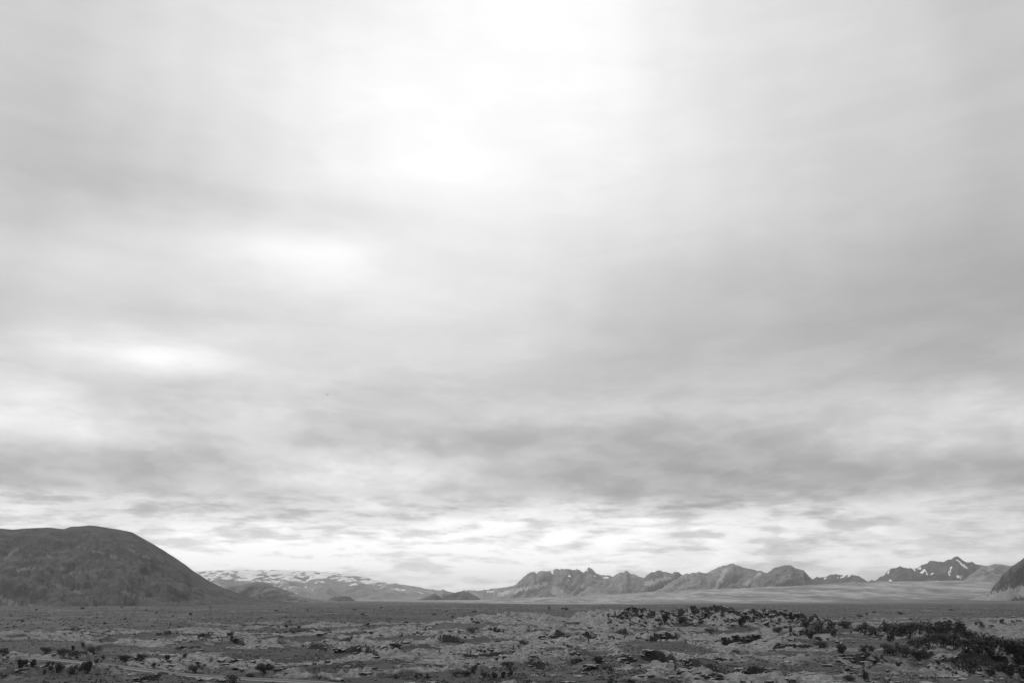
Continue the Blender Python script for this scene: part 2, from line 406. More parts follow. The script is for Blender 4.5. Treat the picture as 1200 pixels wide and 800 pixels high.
def ground_mat():
    m, n, bs = new_mat('lava_moss_and_heath')
    P = pos(n)
    heath, bare, sunlit_band = attr(n, 'heath'), attr(n, 'bare'), attr(n, 'sunlit_band')
    f1 = n.noise(P, 0.9, 6, 0.68); f2 = n.noise(P, 0.16, 6, 0.62, 0.4); f3 = n.noise(P, 3.1, 4, 0.7)
    f4 = n.noise(P, 0.022, 5, 0.6)
    moss = n.m('MULTIPLY', n.rng(f1, 0.32, 0.64, 0.12, 0.30), n.rng(f2, 0.3, 0.7, 0.72, 1.12))
    hea = n.m('MULTIPLY', n.rng(f3, 0.3, 0.7, 0.045, 0.095), n.m('MULTIPLY', n.rng(f4, 0.3, 0.7, 0.8, 1.2), n.rng(n.noise(P, 0.0045, 6, 0.65), 0.35, 0.65, 0.72, 1.30)))
    hm = n.m('ADD', heath, n.m('ADD', n.m('MULTIPLY', n.m('SUBTRACT', f2, 0.5), 2.0), n.m('MULTIPLY', n.m('SUBTRACT', f1, 0.5), 1.0)))  # heath also carries the shadow and vignetting painted in on the right
    hm = n.rng(hm, 0.22, 0.66)
    g = n.mix(hm, moss, hea)
    # clumps of heather and pockets of bare lava dotted over the moss
    f5 = n.noise(P, 0.42, 5, 0.66, 0.8)
    g = n.mix(n.rng(f5, 0.54, 0.66, 0, 0.7), g, 0.075)
    bm = n.rng(n.m('ADD', bare, n.m('MULTIPLY', n.m('SUBTRACT', f1, 0.5), 1.4)), 0.42, 0.62)
    g = n.mix(bm, g, n.rng(f3, 0.3, 0.7, 0.008, 0.030))
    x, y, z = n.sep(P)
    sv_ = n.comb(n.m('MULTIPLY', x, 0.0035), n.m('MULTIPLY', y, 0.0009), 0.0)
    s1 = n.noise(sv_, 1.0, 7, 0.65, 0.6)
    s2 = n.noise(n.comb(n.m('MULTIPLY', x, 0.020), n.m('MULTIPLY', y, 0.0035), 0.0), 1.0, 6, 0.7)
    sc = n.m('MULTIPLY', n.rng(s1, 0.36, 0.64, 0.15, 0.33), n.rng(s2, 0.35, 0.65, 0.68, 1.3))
    g = n.mix(sunlit_band, g, sc)  # sunlight on the distant plain is put into the colour here
    hgt = n.m('ADD', n.m('MULTIPLY', f1, 1.0), n.m('MULTIPLY', f3, 0.5))
    finish(n, bs, g, hgt, 0.5, 0.8)
    return m
def rock_mat(name, lo, hi, moss, mossv):
    m, n, bs = new_mat(name); P = pos(n)
    nz = n.sep(n.n('ShaderNodeNewGeometry').outputs['Normal'])[2]
    f = n.noise(P, 1.6, 6, 0.7); f2 = n.noise(P, 0.7, 4, 0.6)
    rock = n.rng(f, 0.3, 0.7, lo, hi)
    mm = n.rng(n.m('ADD', nz, n.m('MULTIPLY', n.m('SUBTRACT', f2, 0.5), 1.6)), moss, moss + 0.25)
    g = n.mix(mm, rock, n.m('MULTIPLY', n.rng(f, 0.3, 0.7, 0.7, 1.2), mossv))
    finish(n, bs, g, f, 0.25, 0.8); return m
def leaf_mat(name, lo, hi):
    m, n, bs = new_mat(name)
    oi = n.n('ShaderNodeObjectInfo'); f = n.noise(pos(n), 2.2, 4, 0.6)
    g = n.m('MULTIPLY', n.rng(f, 0.3, 0.7, lo, hi), n.rng(oi.outputs['Random'], 0, 1, 0.75, 1.35, False))
    finish(n, bs, g); bs.inputs['Roughness'].default_value = 0.7; return m
def mtn_mat(name, lo, hi, sc, snow_lo=None, snow_cover=0.5, cliff=0.6, sx=1.0):
    """slope rock with scree streaks; snow attribute plus, where given, banks of snow above an altitude"""
    m, n, bs = new_mat(name); P = pos(n)
    x, y, z = n.sep(P)
    nz = n.sep(n.n('ShaderNodeNewGeometry').outputs['Normal'])[2]
    k = 1.0 / sc
    f1 = n.noise(n.vscale(P, (k, k, k * 0.6)), 1.0, 8, 0.62, 0.5)
    f2 = n.noise(n.vscale(P, (k * 6, k * 6, k * 1.6)), 1.0, 6, 0.65, 0.3)
    f3 = n.noise(n.vscale(P, (k * 2.2, k * 2.2, k * 7)), 1.0, 6, 0.6, 0.4)
    g = n.rng(n.m('ADD', n.m('MULTIPLY', f1, 0.6), n.m('MULTIPLY', f2, 0.4)), 0.34, 0.66, lo, hi)
    g = n.m('MULTIPLY', g, n.rng(f3, 0.35, 0.65, 0.86, 1.14))
    cl = n.rng(nz, 0.80, 0.55, 0.0, 1.0)
    g = n.mix(n.m('MULTIPLY', cl, cliff), g, lo * 0.6)
    g = n.mix(n.rng(f2, 0.66, 0.72, 0, 0.5), g, lo * 0.55)
    pale = attr(n, 'pale')
    g = n.mix(n.rng(n.m('ADD', pale, n.m('MULTIPLY', n.m('SUBTRACT', f2, 0.5), 1.0)), 0.35, 0.75), g, n.m('MULTIPLY', n.rng(f1, 0.3, 0.7, 0.85, 1.15), hi * 1.35))
    sn = attr(n, 'snow')
    sm = n.rng(n.m('ADD', sn, n.m('MULTIPLY', n.m('SUBTRACT', f2, 0.5), 0.9)), 0.42, 0.52)
    if snow_lo is not None:
        banks = n.noise(n.vscale(P, (0.0034 * sx, 0.0012, 0.009)), 1.0, 6, 0.62, 0.5)
        alt = n.rng(z, snow_lo[0], snow_lo[1], -0.52, 0.22, False)
        b2 = n.noise(n.vscale(P, (0.0085, 0.0030, 0.020)), 1.0, 5, 0.6, 0.3)
        bk = n.m('MULTIPLY', n.m('SUBTRACT', n.m('ADD', n.m('MULTIPLY', banks, 0.55), n.m('MULTIPLY', b2, 0.45)), 0.5), 4.0)
        sb = n.rng(n.m('ADD', bk, alt), 0.0, 0.06)
        sm = n.m('MAXIMUM', sm, sb)
    g = n.mix(sm, g, 0.92)
    finish(n, bs, g, n.m('ADD', f2, n.m('MULTIPLY', f1, 1.5)), sc * 0.10, 0.9); return m

# ------------------------------------------------------------------ ground sheet
def build_ground():
    fine = np.radians(np.arange(-32.6, 32.6, 0.078))
    rest = np.radians(np.concatenate([np.arange(33.0, 45, 1.0), np.arange(45, 315, 5.0), np.arange(315, 327, 1.0)]))
    azs = np.concatenate([fine, rest])
    rs = np.concatenate([[0.4], np.geomspace(3, 118, 26), np.geomspace(119, 900, 400), np.geomspace(905, 4000, 170), np.geomspace(4060, 12000, 110), np.geomspace(12500, 34000, 14)])
    A, RR = np.meshgrid(azs, rs)
    X = RR * np.sin(A); Y = RR * np.cos(A)
    z, heath, bare, sunlit_band, td = terrain(X.ravel(), Y.ravel(), True)
    P = np.stack([X.ravel(), Y.ravel(), z], -1)
    # azimuth runs clockwise, so reverse column order to keep faces up
    nr, nc = X.shape
    idx = np.arange(nr * nc).reshape(nr, nc)[:, ::-1].ravel()
    me = grid_mesh('ground', P[idx], nr, nc, True, dict(heath=heath[idx], bare=bare[idx], sunlit_band=sunlit_band[idx]))
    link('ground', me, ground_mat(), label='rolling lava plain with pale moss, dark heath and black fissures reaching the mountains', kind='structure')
build_ground()

def build_track():
    m, n, bs = new_mat('gravel_track'); P = pos(n)
    f = n.noise(P, 1.4, 5, 0.65); u = attr(n, 'rut')
    g = n.m('MULTIPLY', n.mix(u, 0.09, 0.21), n.rng(f, 0.3, 0.7, 0.75, 1.2)); finish(n, bs, g, f, 0.1, 0.5)
    pts = []
    for (a, c) in zip(TRACK[:-1], TRACK[1:]):
        L = math.hypot(c[0] - a[0], c[1] - a[1]); k = max(2, int(L / 1.2))
        for i in range(k): pts.append((a[0] + (c[0] - a[0]) * i / k, a[1] + (c[1] - a[1]) * i / k))
    pts = np.array(pts)
    for _ in range(10): pts[1:-1] = (pts[:-2] + 2 * pts[1:-1] + pts[2:]) / 4
    T = np.gradient(pts, axis=0); T /= np.linalg.norm(T, axis=1)[:, None]; N = np.stack([-T[:, 1], T[:, 0]], -1)
    offs = np.array([-2.0, -1.6, -1.3, -0.8, -0.3, 0.3, 0.8, 1.3, 1.6, 2.0]); rut = np.array([.3, 1, .9, .1, 0, 0, .1, .9, 1, .3])
    lift = np.array([-.10, .05, .06, .04, .05, .05, .04, .06, .05, -.10])
    V = []; AT = []
    for i in range(len(pts)):
        e = 0.35 * fbm(np.array([i * 0.13]), np.array([3.3]), 3)[0]
        for o, ru, l in zip(offs, rut, lift):
            q = pts[i] + N[i] * (o + e * (1 if abs(o) > 1.5 else 0.4)); V.append((q[0], q[1], l)); AT.append(ru)
    V = np.array(V); V[:, 2] += terrain(V[:, 0], V[:, 1]) + 0.03
    me = grid_mesh('track', V, len(pts), len(offs), False, dict(rut=np.array(AT)))
    link('track', me, m, label='faint gravel track running across the heath at lower left', kind='structure')
build_track()

# ------------------------------------------------------------------ mountains
def mountain(name, label, prof, D, wf, wb, mat, seed, gul=0.28, gs=0.16, jag=0.8, p=1.1, shear=0.5, pale=0.0, cols=1.0,
             spur=1.7, snow=(), paleblobs=(), foot=None, ledge=0.0, bend=0.0):
    ae = [pix_azel(x, y) for x, y in prof]
    A0, A1 = ae[0][0], ae[-1][0]
    nc = max(24, int((A1 - A0) / R(0.045) * cols)); azs = np.linspace(A0, A1, nc)
    pz = [CAM_Z + D * math.tan(e) for a, e in ae]
    crest = np.interp(azs, [a for a, e in ae], pz)
    k = azs * D / 60.0
    env = np.clip((crest - crest.min()) / max(1, (crest.max() - crest.min())) * 4, 0, 1)
    crest = crest + jag * D / F * (2.4 * fbm(k * 0.17, k * 0, 4, seed + 3, 0.8) + 2.2 * (ridged(k * 0.29, k * 0 + 2, 3, seed + 5, .7) - 0.62)) * env
    hmax = crest.max()
    rsx = D * np.sin(azs); rsy = D * np.cos(azs)
    t1 = -1 + np.linspace(0, 1, 66) ** 0.9; t2 = np.linspace(0, 1, 16)[1:]
    ts = np.concatenate([t1, t2])
    Tt, Az = np.meshgrid(ts, azs, indexing='ij'); Cr = np.broadcast_to(crest, Tt.shape)
    s_al = Az * D
    rel = np.clip(Cr / hmax, 0.02, 1)
    wfa = wf * (0.45 + 0.55 * rel) * (1 + 0.25 * fbm(s_al / (hmax * 3), 0 * s_al, 3, seed + 9))
    bendd = bend * hmax * fbm(s_al / (hmax * 4), 0 * s_al + 5, 2, seed + 12)
    Rr = D + bendd + np.where(Tt < 0, Tt * wfa, Tt * wb)
    X = Rr * np.sin(Az); Y = Rr * np.cos(Az)
    base = terrain(X.ravel(), Y.ravel()).reshape(X.shape) if foot is None else foot
    base = np.where(np.abs(Tt) > 0.97, base - 25, base - 4)
    s = 1 - np.abs(Tt)
    sh = s ** p
    if ledge: # cliffs above, scree fan below
        sh = np.where(s < 0.62, s / 0.62 * (1 - ledge), (1 - ledge) + ledge * sst(0.60, 0.92, s))
    drop = 1 - s
    q = hmax * gs * 4.2
    g1 = ridged((s_al + shear * drop * wf) / q, drop * 2.0 + s_al / q * 0.25, 6, seed, 0.6)
    g2 = fbm((s_al + shear * drop * wf) / (q * 2.6), drop * 1.3, 4, seed + 31)
    carve = 1.5 * gul * ((1 - g1) * 1.2 + 0.5 * np.abs(g2)) * sst(0.0, 0.35, drop) * (0.35 + 0.65 * sst(0, 0.25, s))
    sw = s_al / (q * 1.7) + shear * drop * 1.3 + 0.7 * fbm(s_al / (q * 3), drop * 2, 3, seed + 61)
    tri = np.abs((sw % 1.0) - 0.5) * 2
    carve = carve + spur * gul * tri * sst(0.02, 0.35, drop) * (0.3 + 0.7 * sst(0, 0.3, s))
    Hh = np.maximum(Cr - base, 2)
    Z = base + Hh * np.clip(sh - carve * (Tt < 0), -0.02, 1)
    Z = Z + np.where(Tt < -0.001, -0.02 * hmax * (0.5 + fbm(X / (hmax * .12), Y / (hmax * .12), 4, seed + 77)) * sst(0, .2, drop), 0)
    # screen coordinates only to find where on the slope the photographed snow patches, scree and pale strokes lie
    el_ = np.arctan2(Z - CAM_Z, Rr)
    dd = np.stack([np.sin(Az) * np.cos(el_), np.cos(Az) * np.cos(el_), np.sin(el_)])
    f = dd[1] * cp + dd[2] * sp; PX = 600 + F * dd[0] / f; PY = 400 - F * (-dd[1] * sp + dd[2] * cp) / f
    PXo, PYo = PX, PY
    PX = PX + 2.2 * fbm(PXo / 5, PYo / 4, 3, seed + 90); PY = PY + 1.6 * fbm(PXo / 5, PYo / 4, 3, seed + 95); vw = 1 + 0.9 * fbm(PXo / 3, PYo / 3, 2, seed + 97)
    def strokes(L):
        o = np.zeros(PX.shape)
        for (x0, y0, x1, y1, w) in L:
            vx, vy = x1 - x0, y1 - y0; LL = vx * vx + vy * vy + 1e-6
            t = np.clip(((PX - x0) * vx + (PY - y0) * vy) / LL, 0, 1)
            d = np.hypot(PX - x0 - t * vx, PY - y0 - t * vy); o = np.maximum(o, 1 - sst(w * 0.3, w * 1.4, d / vw))
        return np.where(Tt <= 0, o, 0)
    sn = strokes(snow); pl = np.maximum(strokes(paleblobs), pale * (1 - sst(0.45, 0.68, s)))
    P = np.stack([X.ravel(), Y.ravel(), Z.ravel()], -1)
    nr = len(ts); idx = np.arange(nr * nc).reshape(nr, nc)[:, ::-1].ravel()
    me = grid_mesh(name, P[idx], nr, nc, False, dict(snow=sn.ravel()[idx], pale=pl.ravel()[idx]))
    return link(name, me, mat, label=label, kind='structure')

M_near = mtn_mat('heath_slope', 0.040, 0.104, 60, cliff=0.35)
M_mid = mtn_mat('tuff_slope', 0.09, 0.24, 150)
M_far = mtn_mat('far_slope', 0.11, 0.31, 170)
M_dark = mtn_mat('dark_peak', 0.035, 0.12, 180)
M_cliff = mtn_mat('cliff_rock', 0.06, 0.19, 120, cliff=0.9)
M_snow = mtn_mat('snow_banks', 0.17, 0.28, 900, snow_lo=(60, 420), sx=1.0)

mountain('snow_streaked_mountain', 'broad far shield mountain streaked with snow banks, behind the dark left hill',
    [(60, 702), (140, 680), (200, 671), (235, 668.5), (270, 667), (330, 667.5), (370, 669), (400, 672), (425, 675.5), (445, 680), (470, 684), (500, 689), (530, 694), (570, 698), (620, 702)],
    15000, 4600, 3500, M_snow, 3, gul=0.10, jag=0.22, p=0.8, cols=1.0)
mountain('hill', 'dark rounded hill filling the left edge behind the plain',
    [(-420, 704), (-300, 672), (-160, 640), (-60, 622), (0, 619), (15, 620.3), (38, 618.5), (55, 617.6), (75, 619.7), (84, 617.2), (104, 615.6), (125, 618), (140, 620.5), (155, 623.5), (170, 632), (190, 643.5), (210, 656), (217, 661), (225, 668), (245, 680.5), (265, 690), (290, 698), (320, 703), (350, 706)],
    3100, 1150, 900, M_near, 11, spur=0.8, gul=0.17, gs=0.30, jag=0.5, p=0.82, shear=-0.5, cols=1.0, ledge=0.0,
    paleblobs=((5, 655, 20, 643, 1.6), (28, 643, 34, 650, 1.4), (52, 646, 58, 652, 1.4), (90, 640, 118, 647, 1), (118, 647, 145, 656, 1.2), (150, 643, 178, 655, 1), (60, 682, 80, 690, 1.4), (85, 690, 100, 699, 1), (20, 668, 40, 664, 1.2), (140, 692, 165, 700, 1), (70, 665, 84, 672, 1), (0, 700, 30, 715, 4), (30, 708, 60, 712, 2)))
mountain('foothill', 'small gullied hill between the dark left hill and the snowy mountain',
    [(205, 704), (235, 697), (258, 690), (275, 686), (287, 683), (300, 680.6), (310, 682), (322, 687), (338, 692), (355, 699), (372, 702), (395, 703)],
    5200, 700, 600, M_mid, 17, gul=0.45, gs=0.22, jag=0.5, p=0.9, shear=0.9, foot=0, cols=1.6)
mountain('knoll', 'tiny dark knoll on the plain below the snowy mountain',
    [(383, 702.5), (392, 699), (400, 697.6), (408, 698.4), (416, 702.5)], 6800, 300, 300, M_dark, 19, gul=0.2, jag=0.2, foot=0, cols=2)
mountain('hill', 'pale little peak behind the two dark cones right of the snowy mountain',
    [(498, 702), (510, 693), (519, 690), (526, 692.5), (535, 694.5), (550, 702)], 10500, 900, 900, M_far, 23, jag=0.3, foot=0, cols=2)
mountain('cone_hill', 'smaller left one of two dark cone hills below the gap in the mountains',
    [(488, 703), (500, 698.5), (509, 695.3), (514, 697.5), (520, 701), (526, 703)], 8200, 500, 500, M_dark, 29, gul=0.15, jag=0.2, foot=0, cols=2)
mountain('cone_hill', 'larger right one of two dark cone hills below the gap in the mountains',
    [(508, 703), (525, 696.5), (536, 693.5), (543, 692), (551, 694.5), (560, 699.5), (566, 703)], 8700, 600, 600, M_dark, 31, gul=0.15, jag=0.3, foot=0, cols=2)
mountain('ridge', 'low far ridge with snow scraps left of the jagged massif',
    [(520, 702), (535, 693), (548, 690), (560, 691.5), (580, 689.5), (600, 686), (640, 684), (680, 700)], 14500, 1500, 1500, M_far, 37, jag=0.7, foot=0,
    snow=((545, 691, 549, 690, 1), (571, 692.6, 578, 692.6, .8)), cols=1.5)
mountain('mountain', 'jagged grey massif with small snow patches, leftmost of the far range',
    [(545, 704), (562, 699.5), (578, 694), (590, 690), (600, 684.5), (612, 677), (623, 670.5), (630, 671.5), (640, 668), (652, 665), (665, 665.3), (675, 667), (683, 669.5), (690, 664.6), (697, 669.5), (705, 672), (715, 674.5), (730, 680), (750, 690), (785, 703)],
    11000, 1900, 1500, M_far, 41, gul=0.42, gs=0.25, jag=1.7, shear=0.8,
    snow=((647, 669, 648, 672, .9), (666, 674.5, 670, 674.5, .9), (686, 668.5, 688, 667.5, .8), (697, 674, 699, 674, .8), (708, 677, 712, 676, 1.1), (665, 678, 666, 679, .6)),
    paleblobs=((585, 696, 640, 684, 3), (650, 692, 668, 698, 6)), cols=1.3)
mountain('mountain', 'domed grey mountain second from left in the far range',
    [(655, 703), (675, 697), (695, 686), (712, 677.5), (722, 671.5), (733, 668.5), (739, 671), (745, 674), (757, 678), (775, 688), (800, 700), (815, 704)],
    10000, 1500, 1200, M_far, 43, gul=0.36, gs=0.22, jag=1.5, shear=0.7, cols=1.3)
mountain('mountain', 'flat topped mountain with twin rims in the middle of the far range',
    [(725, 703), (745, 685), (756, 676), (762, 671), (770, 668.8), (783, 670), (793, 669), (800, 673), (812, 680), (830, 692), (850, 703)],
    9600, 1300, 1100, M_mid, 47, gul=0.36, gs=0.22, jag=1.4, shear=0.9, cols=1.4, paleblobs=((757, 683, 785, 677, 3),))
mountain('mountain', 'long mountain with a small rocky crown near its middle, far range centre right',
    [(735, 704), (765, 694), (785, 682), (800, 673), (815, 669.5), (830, 668.2), (841, 665.5), (846, 663.3), (857, 661), (866, 662.3), (875, 666), (890, 668.5), (905, 671.5), (925, 682), (945, 693), (970, 702)],
    9100, 1500, 1200, M_far, 53, gul=0.42, gs=0.22, jag=1.5, shear=1.0, cols=1.4, paleblobs=((838, 690, 850, 668, 3), (875, 685, 890, 672, 2)))
mountain('mountain', 'dark stepped dome mountain at the right end of the far range',
    [(850, 704), (872, 690), (888, 677), (900, 670.5), (910, 664.5), (920, 662), (928, 663), (934, 666.5), (942, 668.5), (948, 675), (956, 679), (975, 689), (1000, 700)],
    8700, 1200, 1000, M_mid, 59, gul=0.34, gs=0.22, jag=1.4, shear=0.9, cols=1.5)
mountain('ridge', 'low distant ridge dotted with snow between the far range and the snowy peak',
    [(925, 702), (945, 680), (956, 676.5), (968, 675), (980, 672), (990, 674.5), (1000, 672.3), (1008, 676), (1018, 680.5), (1050, 692), (1090, 704)],
    13500, 1500, 1500, M_dark, 61, gul=0.35, jag=1.0, cols=1.8,
    snow=((966, 678, 968, 677, .7), (986, 676, 990, 674, .9), (994, 676, 996, 673.5, .8), (981, 677, 982, 676, .5), (966, 684.5, 968, 684.5, .8)))
mountain('peak', 'dark pointed peak with snow gullies, tallest of the mountains on the right',
    [(975, 704), (1000, 690), (1016, 681), (1036, 674), (1041, 668), (1046, 665.5), (1062, 664), (1072, 665.5), (1082, 663), (1090, 657.5), (1096, 656), (1104, 656), (1111, 653.5), (1117, 651.6), (1124, 652.6), (1132, 657), (1142, 660.5), (1155, 662), (1180, 668), (1220, 690), (1260, 704)],
    13000, 1800, 1500, M_dark, 67, gul=0.30, gs=0.2, jag=1.3, cols=2.2, shear=0.6,
    snow=((1069, 665.5, 1072, 667.5, 1.1), (1041, 671, 1042, 669, 1), (1076, 666.5, 1079, 665.5, 1), (1080, 670.5, 1084, 667.5, 1.4), (1085, 669, 1086, 672.5, 1), (1091, 673, 1093, 671.5, 1),
          (1042, 680, 1044, 680, 1), (1113, 669, 1114.5, 664, 1.3), (1112, 671, 1112, 674, .8), (1122, 656, 1127, 661, 1), (1127, 661, 1134, 665.5, 1.1), (1120, 675, 1128, 675.5, 1.0), (1063, 664.8, 1066, 665, .6)))
mountain('mountain', 'smooth grey scree slope between the snowy peak and the right hand cliff',
    [(1085, 704), (1110, 692), (1128, 680), (1142, 669), (1150, 661.5), (1157, 662), (1165, 660.5), (1176, 661.2), (1190, 663.5), (1215, 664), (1260, 675), (1300, 704)],
    8400, 1200, 1000, M_far, 71, gul=0.22, gs=0.25, jag=0.5, cols=1.5, pale=0.2, shear=0.8)
mountain('cliff', 'dark craggy cliff above pale scree at the right edge',
    [(1085, 707), (1115, 705), (1138, 701), (1152, 696), (1161, 691), (1165, 683), (1171, 678), (1175, 671), (1181, 666), (1185, 660.5), (1191, 657.5), (1200, 651), (1212, 649), (1235, 641), (1270, 632), (1330, 626), (1400, 640), (1500, 670), (1580, 704)],
    4600, 800, 700, M_cliff, 73, gul=0.30, gs=0.2, jag=1.6, cols=1.5, ledge=0.50, pale=0.9, paleblobs=((1140, 705, 1215, 689, 8),), shear=0.5)

# ------------------------------------------------------------------ shrubs
rnd = random.Random(5)
def ico():
    t = (1 + 5 ** .5) / 2
    V = np.array([(-1, t, 0), (1, t, 0), (-1, -t, 0), (1, -t, 0), (0, -1, t), (0, 1, t), (0, -1, -t), (0, 1, -t), (t, 0, -1), (t, 0, 1), (-t, 0, -1), (-t, 0, 1)]) / math.hypot(1, t)
    Fc = np.array([(0, 11, 5), (0, 5, 1), (0, 1, 7), (0, 7, 10), (0, 10, 11), (1, 5, 9), (5, 11, 4), (11, 10, 2), (10, 7, 6), (7, 1, 8), (3, 9, 4), (3, 4, 2), (3, 2, 6), (3, 6, 8), (3, 8, 9), (4, 9, 5), (2, 4, 11), (6, 2, 10), (8, 6, 7), (9, 8, 1)])
    return V, Fc
def subdiv(V, Fc):
    V = list(map(tuple, V)); c = {}; out = []
    def mid(a, d):
        k = (min(a, d), max(a, d))
        if k not in c:
            v = (np.array(V[a]) + np.array(V[d])) / 2; V.append(tuple(v / np.linalg.norm(v))); c[k] = len(V) - 1
        return c[k]
    for a, d, e in Fc:
        x, y, z = mid(a, d), mid(d, e), mid(e, a); out += [(a, x, z), (d, y, x), (e, z, y), (x, y, z)]
    return np.array(V), np.array(out)
def foliage_mesh(seed, n=900, spread=1.0, tall=1.0, leaf=0.05, lobes=7):
    """unit-height shrub crown: many small leaf faces in a few ragged lobes fed by the stems"""
    rs = np.random.RandomState(seed)
    L = []
    for i in range(lobes):
        a = rs.rand() * 6.283; rr = spread * 0.42 * math.sqrt(rs.rand())
        h = rs.uniform(0.32, 0.78) * (1.05 - 0.5 * rr / spread)
        L.append((rr * math.cos(a), rr * math.sin(a), h, rs.uniform(0.14, 0.27)))
    V = []; Fc = []
    for k in range(n):
        lx, ly, lz, lr = L[rs.randint(lobes)]
        d = rs.randn(3); d /= np.linalg.norm(d); q = lr * (0.15 + 0.95 * rs.rand() ** 0.5)
        if rs.rand() < 0.10: q *= 1.35
        c = np.array([lx + d[0] * q * spread, ly + d[1] * q * spread, max(0.02, lz + d[2] * q * 1.15 * tall)])
        a = rs.randn(3); a /= np.linalg.norm(a); bb = np.cross(a, rs.randn(3)); bb /= np.linalg.norm(bb)
        s = leaf * rs.uniform(0.6, 1.5)
        i = len(V); V += [c - a * s, c + bb * s * 0.6, c + a * s * 1.1, c - bb * s * 0.6]; Fc.append((i, i + 1, i + 2, i + 3))
    return tri_mesh('shrub_foliage', V, Fc, 4), L
def stem_mesh(seed, L):
    rs = np.random.RandomState(seed); V = []; Fc = []
    for (lx, ly, lz, lr) in L:
        for s in range(2):
            p0 = np.array([lx * .1 + rs.randn() * .02, ly * .1 + rs.randn() * .02, -0.06]); p3 = np.array([lx + rs.randn() * lr * .5, ly + rs.randn() * lr * .5, lz + lr * rs.uniform(-.2, .8)])
            p1 = p0 + np.array([lx * .35, ly * .35, lz * .45]); pts = [p0, p1, (p1 + p3) / 2 + rs.randn(3) * .02, p3]; rad = [.022, .015, .010, .004]
            base = len(V)
            for p_, r_ in zip(pts, rad):
                for j in range(4): V.append(p_ + r_ * np.array([math.cos(j * 1.571), math.sin(j * 1.571), 0]))
            for q in range(3):
                for j in range(4):
                    a = base + q * 4 + j; c = base + q * 4 + (j + 1) % 4; Fc.append((a, c, c + 4, a + 4))
    return tri_mesh('shrub_stems', V, Fc, 4)
M_leafd = leaf_mat('dark_leaves', 0.020, 0.075); M_leafg = leaf_mat('grey_leaves', 0.04, 0.10); M_bark = rock_mat('bark', 0.03, 0.07, 5, 0.1)
SHR = []
for k in range(8):
    fm, L = foliage_mesh(100 + k, n=[1100, 900, 700, 1000, 800, 900, 600, 1000][k], spread=[.9, 1.3, .75, 1.7, 1.1, 1.5, .65, 1.2][k], leaf=0.052, lobes=[7, 9, 5, 11, 8, 9, 4, 10][k])
    sm = stem_mesh(200 + k, L); SHR.append((fm, sm))
mesh_cache = {}
def shrub(px, py, hpx, var, dark, label, group, cat='shrub', name='shrub', wide=1.0):
    x, y, z, r = on_ground(px, py)
    h = hpx * math.hypot(r, CAM_Z - z) / (F * 1.02)
    o = bpy.data.objects.new(name, None); COL.objects.link(o); o.empty_display_size = 0.3
    o.location = (x, y, z - 0.05 * h); o.rotation_euler = (0, 0, rnd.uniform(0, 6.28)); o.scale = (h * wide, h * wide, h)
    tag(o, label, cat, group)
    key = (var, dark)
    if key not in mesh_cache:
        f_ = SHR[var][0].copy(); f_.materials.append(M_leafd if dark else M_leafg)
        s_ = SHR[var][1].copy(); s_.materials.append(M_bark); mesh_cache[key] = (f_, s_)
    f_, s_ = mesh_cache[key]
    link('foliage', f_, parent=o); link('stems', s_, parent=o)
    return o
GL = 'dark shrubs beside the track'; GR = 'birch thicket on the right bank'; GC = 'low shrubs along the bottom edge'
